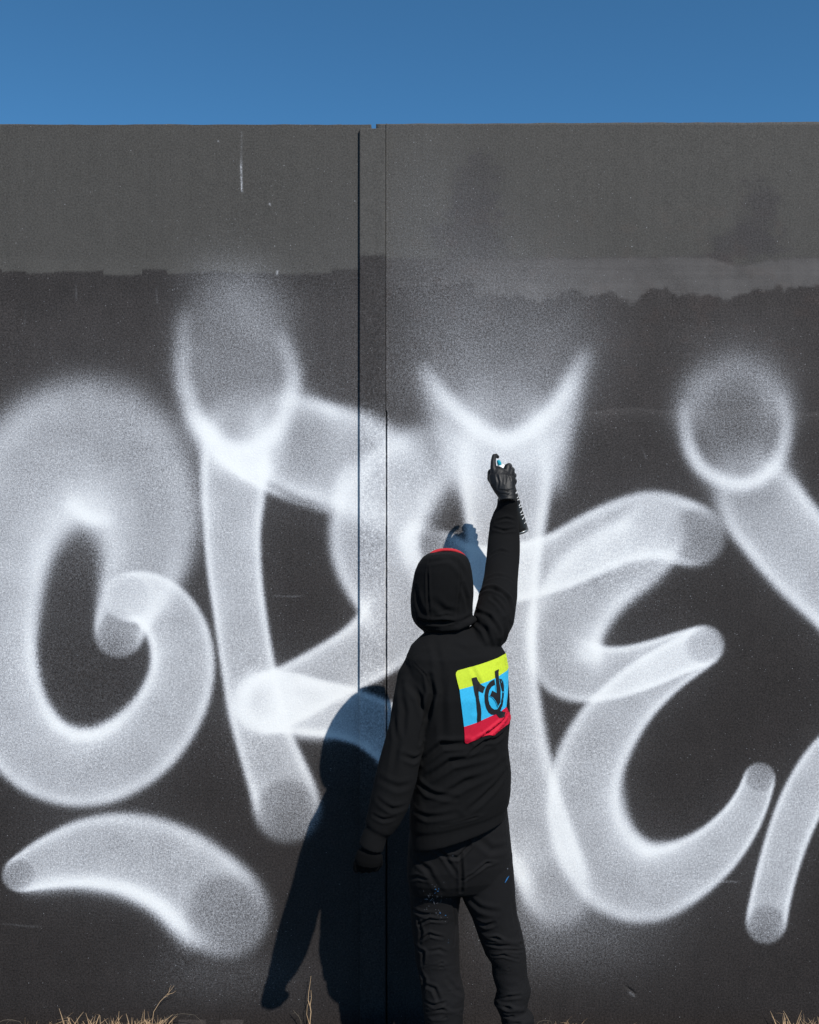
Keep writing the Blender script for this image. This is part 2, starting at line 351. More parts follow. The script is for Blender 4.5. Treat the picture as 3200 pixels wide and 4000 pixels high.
def sheet(name, us, vs, y0, thick, which, parent, top_rag=1.2, tilt=0.0, groove=None, plain=False):
    """A cast panel: finely divided painted face, plain sides and back."""
    us = np.array(us, float); vs = np.array(vs, float); nu, nv = len(us), len(vs)
    X = np.broadcast_to((us-862.5)*M, (nv, nu)).copy(); Z = np.broadcast_to((CAM_Z-(vs-1078)*M)[:, None], (nv, nu)).copy(); Y = np.full((nv, nu), float(y0))
    Z[0] += -(us-862.5)*M*0+tilt*(us-862.5)*M+(fbm(us, np.array([0.]), 60, 5, 5, 4)[0]-.5)*top_rag*M*2.4
    Y += (fbm(us, vs, 180, 200, 151, 2)-.5)*.003
    if groove: Y = groove(us, vs, Y)
    dens = np.zeros((nv, nu)) if plain else paint_density(us, vs)+halo(us, vs)
    if which == 'strip': dens *= (1-.55*step(850-vs, 22))[:, None]
    col = base_colour(us, vs, which)
    N = nv*nu
    co = np.zeros((2*N, 3), np.float32)
    co = np.stack([X.ravel(), Y.ravel(), Z.ravel()], 1)
    # back corners + rim
    rim = [j*nu for j in range(nv)]                                   # left column, top -> bottom
    bottom = [(nv-1)*nu+i for i in range(1, nu)]
    right = [j*nu+nu-1 for j in range(nv-2, -1, -1)]
    top = [i for i in range(nu-2, 0, -1)]
    loop = np.array(rim+bottom+right+top)
    back = co[loop].copy(); back[:, 1] = y0+thick
    V = np.vstack([co, back]).astype(np.float32); L = len(loop)
    i = np.arange(nu-1)[None]; j = np.arange(nv-1)[:, None]; a = j*nu+i
    front = np.stack([a, a+nu, a+nu+1, a+1], -1).reshape(-1, 4)
    k = np.arange(L); k2 = (k+1) % L
    side = np.stack([loop[k], N+k, N+k2, loop[k2]], -1)
    quads = np.vstack([front, side]); ngon = N+np.arange(L)[::-1]
    me = bpy.data.meshes.new(name); me.vertices.add(len(V)); me.vertices.foreach_set('co', V.ravel())
    nl = quads.size+L; me.loops.add(nl); me.loops.foreach_set('vertex_index', np.r_[quads.ravel(), ngon].astype(np.int32))
    nq = len(quads); me.polygons.add(nq+1)
    me.polygons.foreach_set('loop_start', np.r_[np.arange(nq)*4, nq*4].astype(np.int32)); me.update(calc_edges=True); me.validate()
    at = me.attributes.new('spray', 'FLOAT', 'POINT'); d = np.zeros(len(V), np.float32); d[:N] = dens.ravel(); at.data.foreach_set('value', d)
    ac = me.attributes.new('base_colour', 'FLOAT_COLOR', 'POINT'); c = np.full((len(V), 4), .05, np.float32); c[:, 3] = 1; c[:N, :3] = col.reshape(-1, 3)
    ac.data.foreach_set('color', c.ravel())
    return link(name, me, WALL_MAT, parent, smooth=False)

def lin(a, b, st): return np.linspace(a, b, max(2, int(round((b-a)/st))+1))
VS = np.r_[262, lin(263.5, 2150, 2.2), lin(2156, 2280, 20)]
wall = empty('concrete_wall', (0, 0, -.1))
tag(wall, 'dark painted concrete wall covered in large hazy white spray painted letters', 'wall')
fine_l = np.r_[lin(-760, -52, 7), lin(-45, 782, 2.2)]
def crack_l(us, vs, Y): return Y
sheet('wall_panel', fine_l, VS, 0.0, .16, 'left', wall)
def crack_r(us, vs, Y):
    # open hairline joint along the cover strip below, a raised bead of filler above
    uu = us[None]; vv = vs[:, None]
    w = fbm(np.array([0.]), vs, 10, 26, 171)
    c0 = 813.9+(w-.5)*1.2
    k = (np.abs(uu-c0) < 1.05)*1.0
    Y = Y+k*np.where(vv > 866, .045, 0)-np.exp(-((uu-813.8)/1.3)**2)*np.where(vv <= 866, .0045, 0)
    k2 = np.exp(-((uu-816.6)/1.1)**2); Y = Y-k2*np.where(vv > 866, .003, 0)
    # old gouge
    d = ((uu-1328)*.62+(vv-2085)*-.78); l = ((uu-1328)*.78+(vv-2085)*.62)
    return Y+.006*np.exp(-(d/2.2)**2-(l/13)**2)
fine_r = np.r_[792, 800, lin(808, 820, .6), lin(822, 1770, 2.2), lin(1778, 2520, 7)]
VSR = VS.copy(); VSR[0] = 260.5
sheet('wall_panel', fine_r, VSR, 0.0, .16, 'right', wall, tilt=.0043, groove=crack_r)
# flat cover strip over the joint, standing 15 mm proud
def chamfer(us, vs, Y): return Y+np.clip((us[None]-810.4)/1.8, 0, 1)*.0075+np.clip((758.3-us[None])/.7, 0, 1)*.002
VC = np.r_[273.5, lin(275, 2150, 2.2), lin(2156, 2280, 20)]
sheet('joint_cover', np.r_[757.6, 758.6, lin(760, 808, 2.2), 809.6, 810.4, 811.4, 812.2], VC, -.015, .012, 'strip', wall, top_rag=.3, groove=chamfer)
for a, b in ((-2290, -772), (2532, 4050)):      # the neighbouring panels, outside the picture
    sheet('wall_panel', lin(a, b, 30), np.r_[262, lin(280, 2280, 25)], 0.0, .16, 'left' if a < 0 else 'right', wall, plain=True)
    uc = -766 if a < 0 else 2526
    sheet('joint_cover', lin(uc-27, uc+27, 9), np.r_[269.5, lin(280, 2280, 25)], -.015, .012, 'strip', wall, top_rag=.3, plain=True)

# =====================================================================  the painter
def ring_sections(sections, n=40, shear=.20, power=2.3):
    """horizontal rings: (v_left, v_right, left, right, y, depth)"""
    V = []; F = []
    for vl, vr, l, r, y, d in sections:
        s = (CAM_D+y)/FPX; w = (r-l)/2*s; cu = (l+r)/2
        for k in range(n):
            a = 2*math.pi*k/n; ca, sa = math.cos(a), math.sin(a)
            ex = math.copysign(abs(ca)**(2/power), ca); ey = math.copysign(abs(sa)**(2/power), sa)
            X = w*ex; vv = vl+(vr-vl)*(ex*.5+.5)
            V.append(Vector(((cu-862.5)*s+X, y+d*ey+shear*X, CAM_Z-(vv-1078)*s)))
    m = len(sections)
    for j in range(m-1):
        for k in range(n):
            k2 = (k+1) % n; F.append((j*n+k, j*n+k2, (j+1)*n+k2, (j+1)*n+k))
    F.append(tuple(range(n))[::-1]); F.append(tuple((m-1)*n+k for k in range(n)))
    return V, F
def tube_sections(path, n=24, flat=(0, 1, 0)):
    """limb: (u, v, y, r_across, r_depth) with radii in metres"""
    pts = [P(p[0], p[1], p[2]) for p in path]; V = []; F = []
    for i, p in enumerate(pts):
        t = (pts[min(i+1, len(pts)-1)]-pts[max(i-1, 0)]).normalized()
        a = t.cross(Vector(flat)).normalized(); b = t.cross(a).normalized()
        for k in range(n):
            g = 2*math.pi*k/n; V.append(p+a*(math.cos(g)*path[i][3])+b*(math.sin(g)*path[i][4]))
    m = len(path)
    for j in range(m-1):
        for k in range(n):
            k2 = (k+1) % n; F.append((j*n+k, j*n+k2, (j+1)*n+k2, (j+1)*n+k))
    F.append(tuple(range(n))[::-1]); F.append(tuple((m-1)*n+k for k in range(n)))
    return V, F
def ball(c, rx, ry, rz, rot=None, n=16):
    V = []; F = []
    for j in range(n//2+1):
        th = math.pi*j/(n//2)
        for k in range(n):
            g = 2*math.pi*k/n; q = Vector((rx*math.sin(th)*math.cos(g), ry*math.sin(th)*math.sin(g), rz*math.cos(th)))
            if rot: q = rot @ q
            V.append(c+q)
    for j in range(n//2):
        for k in range(n): F.append((j*n+k, j*n+(k+1) % n, (j+1)*n+(k+1) % n, (j+1)*n+k))
    return V, F
def fuse(pieces, voxel, smooth_iter=4, factor=.5):
    V = []; F = []
    for v, f in pieces:
        o = len(V); V += v; F += [tuple(i+o for i in q) for q in f]
    me = mesh_from('tmp', V, F); bm = bmesh.new(); bm.from_mesh(me)
    bmesh.ops.remove_doubles(bm, verts=bm.verts, dist=1e-5); bm.to_mesh(me); bm.free()
    # face directions piece by piece
    bm = bmesh.new(); bm.from_mesh(me); bmesh.ops.recalc_face_normals(bm, faces=bm.faces); bm.to_mesh(me); bm.free()
    o = bpy.data.objects.new('tmp', me); C.objects.link(o)
    r = o.modifiers.new('r', 'REMESH'); r.mode = 'VOXEL'; r.voxel_size = voxel; r.use_smooth_shade = True
    s = o.modifiers.new('s', 'SMOOTH'); s.factor = factor; s.iterations = smooth_iter
    dg = bpy.context.evaluated_depsgraph_get(); out = bpy.data.meshes.new_from_object(o.evaluated_get(dg))
    bpy.data.objects.remove(o); bpy.data.meshes.remove(me)
    return out
def mesh_arrays(me):
    n = len(me.vertices); co = np.zeros(n*3); me.vertices.foreach_get('co', co); no = np.zeros(n*3); me.vertices.foreach_get('normal', no)
    return co.reshape(-1, 3), no.reshape(-1, 3)
def bvh_of(me): return BVHTree.FromPolygons([v.co for v in me.vertices], [p.vertices for p in me.polygons])
EYE = Vector((0, -CAM_D, CAM_Z))
def hit(bvh, u, v):
    d = (P(u, v, -.3)-EYE).normalized(); h = bvh.ray_cast(EYE, d)
    return h[0], h[1]
def fold(co, no, disp, bvh, line, depth, width):
    """press a crease with raised lips into the cloth along a line on the surface"""
    pts = []
    for u, v in line:
        h, _ = hit(bvh, u, v)
        if h is not None: pts.append(h)
    if len(pts) < 2: return
    best = np.full(len(co), 1e9); tt = np.zeros(len(co)); L = len(pts)-1
    for i in range(L):
        a = np.array(pts[i]); b = np.array(pts[i+1]); ab = b-a
        t = np.clip(((co-a)@ab)/(ab@ab+1e-12), 0, 1); d = np.linalg.norm(co-(a+t[:, None]*ab), axis=1)
        k = d < best; best[k] = d[k]; tt[k] = (i+t[k])/L
    taper = np.clip(np.sin(np.pi*np.clip(tt, .04, .96)), 0, 1)**.6
    x = best/width
    disp += depth*taper*(-np.exp(-x*x)+.75*np.exp(-((x-1.7)/.9)**2))
def puff(co, disp, seed, scale, amp, stretch=(1, 1, 1), ridge=True):
    for i, c in enumerate(co):
        q = Vector((c[0]*scale*stretch[0]+seed, c[1]*scale*stretch[1], c[2]*scale*stretch[2]))
        w = noise.noise(q*.6+Vector((9, 9, 9)))
        n = noise.noise(q+Vector((w, w, w)))
        disp[i] += amp*((1-abs(n)*2.4) if ridge else n)
def apply_disp(me, co, no, disp):
    co = co+no*disp[:, None]; me.vertices.foreach_set('co', co.ravel().astype(np.float32)); me.update()

# ---- cloth and skin
def cloth(name, col, weave, rough=.9, sheen=.25, spots=False, spec=.25):
    m, nt, b = new_mat(name); co = coords(nt)
    a = noise_n(nt, co, 14, 4, .6); g = noise_n(nt, co, 500, 2, .6)
    c = mix_n(nt, a, tuple(x*.78 for x in col), tuple(x*1.25 for x in col)); c = mix_n(nt, math_n(nt, 'MULTIPLY', g, .35), c, tuple(x*1.6 for x in col))
    if spots:
        vo = nd(nt, 'ShaderNodeTexVoronoi', feature='F1'); vo.inputs['Scale'].default_value = 75; nt.links.new(co, vo.inputs['Vector'])
        sep = nt.nodes.new('ShaderNodeSeparateColor'); nt.links.new(vo.outputs['Color'], sep.inputs[0])
        area = noise_n(nt, co, 7, 2); k = math_n(nt, 'MULTIPLY', math_n(nt, 'LESS_THAN', sep.outputs[0], .16), math_n(nt, 'LESS_THAN', vo.outputs['Distance'], .22))
        k = math_n(nt, 'MULTIPLY', k, math_n(nt, 'GREATER_THAN', area, .66)); c = mix_n(nt, math_n(nt, 'MULTIPLY', k, .55), c, (.10, .16, .26))
    nt.links.new(c, b.inputs['Base Color']); b.inputs['Roughness'].default_value = rough; b.inputs['Specular IOR Level'].default_value = spec
    b.inputs['Sheen Weight'].default_value = sheen; b.inputs['Sheen Roughness'].default_value = .6; b.inputs['Sheen Tint'].default_value = (.5, .5, .5, 1)
    h = math_n(nt, 'ADD', noise_n(nt, co, weave, 2), math_n(nt, 'MULTIPLY', noise_n(nt, co, 45, 3), 1.2)); bump_n(nt, h, .35, .0015, b)
    return m
FLEECE = cloth('black_fleece', (.0055, .0055, .0058), 650, .95, .0, spec=.12)
TROUSER = cloth('black_twill', (.0050, .0048, .0053), 900, .85, .0, spots=True, spec=.2)
GLOVE = simple_mat('black_rubber', (.007, .007, .0075), .55, var=.2, scale=60, bump=.2, bscale=220, spec=.35)
RED = simple_mat('red_lining', (.42, .022, .030), .85, var=.2, scale=90, bump=.3, bscale=500, spec=.2)
SKIN = simple_mat('skin', (.45, .28, .20), .55, var=.08, scale=60, bump=.1, bscale=300)
SHOE = simple_mat('black_suede', (.010, .010, .011), .8, var=.2, scale=60, bump=.3, bscale=300)
SOLE = simple_mat('white_sole', (.5, .5, .48), .6, var=.1, scale=60)

base = P(1000, 2275, -.45); base.z = 0
person = empty('person', base)
tag(person, 'person in a black hoodie seen from behind, reaching up to spray the wall', 'person')

# ---- hoodie: torso and both sleeves in one piece of cloth
TORSO = [(1322, 1322, 905, 1000, -0.54, .058), (1338, 1338, 884, 1030, -0.54, .070), (1356, 1352, 866, 1052, -0.54, .090), (1380, 1376, 856, 1064, -0.545, .122),
         (1412, 1412, 853, 1071, -0.545, .132), (1460, 1460, 858, 1074, -0.545, .140), (1520, 1516, 868, 1075, -0.535, .142), (1580, 1572, 872, 1071, -0.530, .140),
         (1640, 1628, 868, 1077, -0.520, .138), (1695, 1672, 863, 1076, -0.515, .138), (1734, 1696, 862, 1072, -0.510, .136), (1741, 1701, 865, 1069, -0.510, .129),
         (1752, 1708, 865, 1069, -0.510, .128), (1768, 1716, 866, 1068, -0.510, .128), (1776, 1722, 867, 1067, -0.510, .126)]
LEFT_SLEEVE = [(906, 1388, -0.556, .044, .050), (889, 1402, -0.570, .060, .062), (876, 1428, -0.590, .062, .062), (866, 1475, -0.623, .060, .064), (859, 1525, -0.642, .0585, .062), (847, 1580, -0.656, .063, .062), (834, 1636, -0.666, .068, .062),
               (820, 1688, -0.675, .064, .058), (808, 1722, -0.675, .054, .050), (798, 1742, -0.675, .047, .044), (795, 1748, -0.675, .039, .037), (790, 1758, -0.675, .039, .037), (783, 1780, -0.675, .0415, .038), (781, 1786, -0.675, .0405, .037)]
RIGHT_SLEEVE = [(1010, 1360, -.54, .048, .060), (1028, 1332, -.53, .063, .068), (1040, 1302, -.51, .069, .068), (1048, 1262, -.455, .0665, .064), (1054, 1222, -.392, .0610, .058), (1059, 1180, -.330, .0585, .054), (1061, 1134, -.283, .0570, .048),
                (1062, 1102, -.273, .0530, .046), (1065, 1084, -.275, .0455, .042), (1068, 1072, -.280, .0400, .038), (1069, 1060, -.286, .0380, .037), (1068.5, 1048, -.294, .0365, .034)]
hoodie_me = fuse([ring_sections(TORSO), tube_sections(LEFT_SLEEVE), tube_sections(RIGHT_SLEEVE)], .0038, 9)
co, no = mesh_arrays(hoodie_me); disp = np.zeros(len(co)); tree = bvh_of(hoodie_me)
HOODIE_FOLDS = [([(1000, 1562), (1036, 1538), (1068, 1500)], .009, .006), ([(985, 1590), (1020, 1560), (1050, 1556)], .006, .006), ([(1048, 1400), (1060, 1450), (1056, 1500)], .004, .006), ([(990, 1400), (1010, 1440), (1000, 1500)], .003, .008),
 ([(872, 1395), (896, 1420), (908, 1460)], .003, .003), ([(862, 1722), (930, 1738), (1000, 1722), (1066, 1690)], .003, .0035),
 ([(1012, 1247), (1040, 1240), (1070, 1262), (1078, 1300)], .010, .008), ([(1004, 1262), (1035, 1258), (1062, 1290)], .007, .007),
 ([(1003, 1288), (1030, 1300), (1052, 1335)], .008, .008), ([(1000, 1306), (1022, 1325), (1035, 1362)], .007, .008), ([(1028, 1218), (1050, 1212), (1078, 1222)], .004, .007),
 ([(1034, 1170), (1055, 1160), (1070, 1164)], .004, .006), ([(1040, 1112), (1062, 1118), (1084, 1114)], .005, .005), ([(1044, 1098), (1066, 1092), (1084, 1097)], .004, .005),
 ([(1060, 1310), (1072, 1350), (1066, 1400)], .006, .010),
 ([(890, 1602), (930, 1568), (985, 1566)], .009, .010), ([(886, 1560), (902, 1500), (912, 1460), (905, 1425)], .013, .010), ([(895, 1640), (950, 1604), (1040, 1584)], .009, .011),
 ([(896, 1690), (980, 1648), (1060, 1606)], .007, .012), ([(985, 1708), (1030, 1668), (1066, 1622)], .006, .010), ([(936, 1390), (930, 1470), (934, 1560)], .005, .013),
 ([(952, 1360), (985, 1372), (1030, 1366)], .004, .012), ([(915, 1350), (925, 1400), (922, 1450)], .004, .011), ([(878, 1640), (905, 1668), (960, 1680)], .006, .009),
 ([(1040, 1560), (1060, 1545), (1072, 1520)], .006, .007), ([(868, 1700), (900, 1720), (960, 1712)], .005, .009),
 ([(846, 1440), (852, 1500), (846, 1570)], .005, .010), ([(830, 1500), (838, 1560), (826, 1630)], .004, .010), ([(800, 1640), (838, 1658), (866, 1650)], .004, .010),
 ([(796, 1684), (826, 1704), (852, 1698)], .005, .008), ([(786, 1716), (808, 1726), (830, 1722)], .004, .006), ([(862, 1440), (884, 1470), (892, 1510)], .006, .010),
 ([(850, 1592), (872, 1600), (886, 1590)], .006, .008), ([(868, 1392), (890, 1376), (912, 1368)], .004, .009)]
for l, d, w in HOODIE_FOLDS: fold(co, no, disp, tree, l, d, w)
puff(co, disp, 3.1, 6.0, .0040, (1, 1, .8), False); puff(co, disp, 8.7, 14, .0012, (1, 1, .6), False)
# seams: waistband, cuffs, shoulder
apply_disp(hoodie_me, co, no, disp)
hoodie = link('hoodie', hoodie_me, FLEECE, person); hoodie['label'] = 'black fleece hoodie with a green, blue and red print on the back'
hoodie_bvh = bvh_of(hoodie_me)

# ---- hood
HOOD = [(1163, 1163, 918, 964, -0.565, 0.050), (1166, 1166, 900, 976, -0.565, 0.074), (1173, 1173, 890, 985, -0.564, 0.091), (1186, 1186, 881, 991, -0.562, 0.100), (1203, 1203, 874, 995, -0.558, 0.104), (1226, 1226, 869.5, 997, -0.553, 0.105), (1252, 1252, 866, 997, -0.547, 0.104), (1276, 1276, 864.5, 995, -0.542, 0.100), (1296, 1296, 866, 995, -0.538, 0.095), (1308, 1308, 871, 993, -0.535, 0.089), (1316, 1316, 877, 990, -0.535, 0.084), (1321, 1321, 882, 988, -0.535, 0.075), (1328, 1328, 892, 990, -0.535, 0.067), (1340, 1340, 893, 1000, -0.535, 0.062)]
roll = [(886, 1312, -.575, .012, .011), (902, 1320, -.603, .012, .012), (930, 1324, -.616, .012, .012), (962, 1321, -.610, .012, .012), (986, 1312, -.585, .011, .011), (1000, 1303, -.55, .010, .010)]
hood_me = fuse([ring_sections(HOOD, shear=.12, power=2.25), tube_sections(roll, 12)], .0045, 5)
co, no = mesh_arrays(hood_me); disp = np.zeros(len(co)); tree = bvh_of(hood_me)
for l, d, w in [([(904, 1178), (900, 1215), (902, 1262), (906, 1306)], .0045, .004), ([(962, 1176), (968, 1215), (965, 1262), (960, 1304)], .0045, .004), ([(884, 1306), (930, 1309), (988, 1300)], .010, .008),
                ([(940, 1174), (962, 1186), (978, 1212)], .004, .010), ([(876, 1240), (882, 1272), (892, 1296)], .005, .010), ([(915, 1265), (935, 1285), (958, 1290)], .004, .011),
                ([(972, 1232), (984, 1262), (986, 1290)], .005, .009), ([(905, 1185), (925, 1180), (960, 1178)], .003, .006), ([(912, 1300), (940, 1296), (956, 1299)], .004, .005)]:
    fold(co, no, disp, tree, l, d, w)
puff(co, disp, 5.5, 9, .0035, ridge=False)
# the opening at the front: push the cloth in behind the rim
cen = P(935, 1240, -.44)
dx = (co[:, 0]-cen.x)/.078; dz = (co[:, 2]-cen.z)/.105; rr = dx*dx+dz*dz; k = (rr < 1) & (co[:, 1] > -.50)
push = np.where(k, (1-rr)**.6*.055, 0)
co[:, 1] -= push
apply_disp(hood_me, co, no, disp)
hood = link('hood', hood_me, FLEECE, person); hood['label'] = 'raised black hood with a red edge'
# red lining showing along the far edge of the hood
rim = []
for i in range(41):
    a = 2*math.pi*i/40; rim.append((940+51*math.copysign(abs(math.sin(a))**.8, math.sin(a)), 1240-82.3*math.copysign(abs(math.cos(a))**.6, math.cos(a))*(1 if math.cos(a) > 0 else .8), -.50+.02*math.sin(a), .0065, .011))
link('hood_lining', fuse([tube_sections(rim, 10)], .0035, 1), RED, hood)

# ---- body under the clothes, one continuous figure
BODY = [ring_sections([(1168, 1168, 922, 958, -0.545, .04), (1180, 1180, 900, 975, -0.545, .075), (1205, 1205, 890, 984, -0.545, .092), (1235, 1235, 888, 984, -0.535, .098), (1262, 1262, 895, 980, -0.525, .088), (1284, 1284, 908, 968, -0.520, .066),
                        (1300, 1300, 912, 966, -0.545, .055), (1330, 1330, 912, 970, -0.545, .055), (1350, 1350, 890, 1020, -0.545, .075), (1400, 1400, 875, 1050, -0.545, .10), (1520, 1520, 885, 1058, -0.535, .105),
                        (1640, 1640, 885, 1060, -0.520, .10), (1740, 1740, 890, 1052, -.485, .07), (1840, 1840, 890, 1050, -.47, .05)], 32, .2),
        tube_sections([(x[0], x[1], x[2], x[3]*.68, x[4]*.68) for x in LEFT_SLEEVE]), tube_sections([(x[0], x[1], x[2], x[3]*.68, x[4]*.68) for x in RIGHT_SLEEVE]),
        tube_sections([(915, 1840, -0.435, .065, 0.056), (918, 1960, -0.425, .055, 0.048), (926, 2040, -0.425, .047, 0.040), (932, 2150, -0.445, .042, 0.037), (937, 2255, -0.445, .034, 0.032)]),
        tube_sections([(1030, 1840, -0.445, .065, 0.056), (1052, 1960, -0.435, .055, 0.048), (1074, 2040, -0.435, .044, 0.040), (1082, 2150, -0.455, .038, 0.035), (1085, 2255, -0.455, .032, 0.030)])]
# nose, brow, ears, lips, chin
BODY += [ball(P(940, 1238, -0.432), .013, .022, .024), ball(P(940, 1218, -0.443), .052, .014, .010), ball(P(940, 1261, -0.442), .024, .010, .006), ball(P(939, 1266, -0.442), .020, .010, .006),
         ball(P(938, 1281, -0.460), .024, .02, .016), ball(P(890, 1238, -0.530), .010, .017, .030), ball(P(984, 1236, -0.520), .010, .017, .030)]
link('body', fuse(BODY, .007, 3), SKIN, person)
WHITE = simple_mat('eye_white', (.75, .73, .70), .3, var=.03); DARK = simple_mat('eye_dark', (.02, .014, .01), .2, var=.03)
for eu in (926, 954):
    v, f = ball(P(eu, 1228, -.503), .0125, .0125, .0125); e = link('eye', mesh_from('eye', v, f), WHITE, person)
    v, f = ball(P(eu, 1227, -.494), .006, .005, .006, n=12); link('iris', mesh_from('iris', v, f), DARK, e)

# ---- trousers
PELVIS = [(1690, 1690, 868, 1068, -0.475, .118), (1740, 1740, 863, 1074, -0.475, .120), (1780, 1780, 859, 1078, -0.470, .120), (1815, 1815, 857, 1082, -0.465, .116), (1845, 1845, 858, 1083, -0.460, .104), (1868, 1868, 866, 1078, -0.460, .080), (1876, 1876, 880, 1060, -0.460, .05)]
LEGL = [(864, 968, 1795, -0.440, 0.086), (861, 974, 1832, -0.440, 0.089), (862, 973, 1868, -0.440, 0.089), (863, 970, 1892, -0.435, 0.085), (865, 965, 1930, -0.430, 0.080), (870, 967, 1972, -0.425, 0.077), (876, 968, 2020, -0.425, 0.074), (881, 968, 2045, -0.430, 0.071), (885, 973, 2068, -0.435, 0.068), (889, 979, 2094, -0.440, 0.066), (890, 977, 2116, -0.445, 0.062),
        (896, 975, 2150, -0.447, 0.061), (898, 977, 2185, -0.448, 0.061), (902, 980, 2215, -0.448, 0.059), (905, 976, 2250, -0.448, 0.052), (908, 972, 2262, -0.448, 0.048)]
LEGR = [(968, 1078, 1795, -0.445, 0.086), (968, 1082, 1832, -0.445, 0.088), (972, 1085, 1868, -0.445, 0.086), (975, 1086, 1892, -0.445, 0.084), (992, 1090, 1926, -0.440, 0.079), (1007, 1101, 1968, -0.435, 0.074), (1020, 1107, 2004, -0.435, 0.070), (1034, 1109, 2024, -0.435, 0.066), (1037, 1111, 2050, -0.440, 0.062), (1046, 1119, 2086, -0.445, 0.061), (1040, 1112, 2110, -0.450, 0.059),
        (1049, 1110, 2124, -0.450, 0.054), (1055, 1122, 2140, -0.455, 0.059), (1057, 1125, 2158, -0.455, 0.057), (1058, 1118, 2185, -0.455, 0.054), (1056, 1124, 2215, -0.455, 0.056), (1060, 1116, 2245, -0.455, 0.049), (1062, 1112, 2258, -0.455, 0.044)]
def leg(S): return ring_sections([(v, v, l, r, y, d) for l, r, v, y, d in S], 32, .08, 2.1)
tr_me = fuse([ring_sections(PELVIS, shear=.2), leg(LEGL), leg(LEGR)], .0038, 4)
co, no = mesh_arrays(tr_me); disp = np.zeros(len(co)); tree = bvh_of(tr_me)
TF = [([(905, 1778), (935, 1800), (962, 1842)], .005, .007), ([(985, 1740), (988, 1780), (965, 1806), (935, 1802)], .005, .006), ([(972, 1855), (1025, 1818), (1078, 1802)], .005, .005), ([(970, 1800), (972, 1840), (971, 1878)], .007, .006),
 ([(868, 1800), (900, 1830), (930, 1878)], .004, .010), ([(863, 1850), (880, 1846), (900, 1852)], .004, .006), ([(1000, 1760), (1035, 1790), (1072, 1780)], .003, .012),
 ([(870, 1914), (890, 1924), (912, 1926)], .006, .006), ([(882, 1946), (905, 1934), (940, 1938)], .007, .005), ([(880, 1932), (888, 1962), (884, 1985)], .005, .006), ([(888, 1978), (905, 1966), (932, 1974)], .006, .005),
 ([(876, 1992), (892, 2004), (890, 2030)], .007, .006), ([(900, 2004), (925, 2000), (940, 2006)], .003, .006),
 ([(893, 2030), (930, 2027), (966, 2034)], .0035, .003), ([(896, 2038), (930, 2036), (966, 2040)], .003, .003), ([(884, 2040), (894, 2062), (892, 2090)], .006, .007),
 ([(892, 2068), (915, 2082), (926, 2110)], .005, .007), ([(940, 2060), (962, 2086), (975, 2092)], .003, .008), ([(896, 2108), (915, 2116), (938, 2110)], .006, .005), ([(898, 2130), (930, 2124), (972, 2132)], .006, .005), ([(902, 2147), (940, 2142), (975, 2150)], .006, .004),
 ([(985, 1888), (1010, 1912), (1048, 1920)], .004, .010), ([(1000, 1936), (1022, 1948), (1040, 1944)], .007, .007), ([(1008, 1962), (1045, 1974), (1098, 1988)], .009, .005), ([(1018, 1982), (1045, 1990), (1072, 1992)], .006, .005),
 ([(1036, 2012), (1060, 2010), (1092, 2020)], .006, .004), ([(1060, 1998), (1085, 2002), (1102, 2000)], .004, .004), ([(1040, 2040), (1072, 2038), (1110, 2030)], .004, .003), ([(1042, 2047), (1074, 2046), (1112, 2038)], .003, .003),
 ([(1044, 2104), (1072, 2098), (1096, 2096)], .006, .005), ([(1044, 2112), (1070, 2122), (1108, 2122)], .010, .005), ([(1058, 2134), (1080, 2140), (1122, 2134)], .009, .005), ([(1062, 2150), (1090, 2156), (1122, 2146)], .007, .005), ([(1090, 1830), (1080, 1900), (1086, 1950)], .003, .009),
 ([(955, 1900), (960, 1950), (956, 1990)], .004, .006)]
for l, d, w in TF: fold(co, no, disp, tree, l, d, w)
z = co[:, 2]; low = np.clip((P(0, 1900, -.55).z-z)/.5, 0.15, 1)
d2 = np.zeros(len(co)); puff(co, d2, 4.4, 10, .0030, (.8, .8, 1.7), False); d3 = np.zeros(len(co)); puff(co, d3, 2.4, 22, .0016, (.8, .8, 1.6))
apply_disp(tr_me, co, no, disp*1.05+(d2+d3)*low)
trousers = link('trousers', tr_me, TROUSER, person); trousers['label'] = 'black work trousers spattered with paint'
tr_bvh = bvh_of(tr_me)

# ---- shoes
for cu, yy in ((938, -.445), (1086, -.455)):
    c = P(cu, 2290, yy); c.z = 0
    secs = []
    def shoe_ring(yo, w, h0, h1): return [Vector((c.x+w*math.cos(a), c.y+yo, (h0+h1)/2+(h1-h0)/2*math.sin(a))) for a in [2*math.pi*k/20 for k in range(20)]]
    V = []; F = []
    prof = [(-.085, .024, .012, .075), (-.078, .032, .010, .088), (-.03, .036, .010, .098), (.03, .038, .010, .090), (.09, .043, .010, .066), (.14, .044, .010, .054), (.175, .034, .012, .044), (.190, .020, .014, .036)]
    for q in prof: V += shoe_ring(*q)
    for j in range(len(prof)-1):
        for k in range(20): F.append((j*20+k, j*20+(k+1) % 20, (j+1)*20+(k+1) % 20, (j+1)*20+k))
    F.append(tuple(range(20))[::-1]); F.append(tuple((len(prof)-1)*20+k for k in range(20)))
    sh = link('shoe', fuse([(V, F)], .005, 2), SHOE, person)
    V = []; F = []; pr = [(-.088, .022), (-.07, .036), (0, .036), (.08, .045), (.14, .047), (.18, .034), (.196, .016)]
    for z0 in (.0, .018):
        V += [Vector((c.x-w, c.y+y, z0)) for y, w in pr]+[Vector((c.x+w, c.y+y, z0)) for y, w in pr[::-1]]
    n = 14; F = [tuple(range(n)), tuple(range(2*n-1, n-1, -1))]+[(k, n+k, n+(k+1) % n, (k+1) % n) for k in range(n)]
    link('sole', mesh_from('sole', V, F), SOLE, sh, smooth=False)

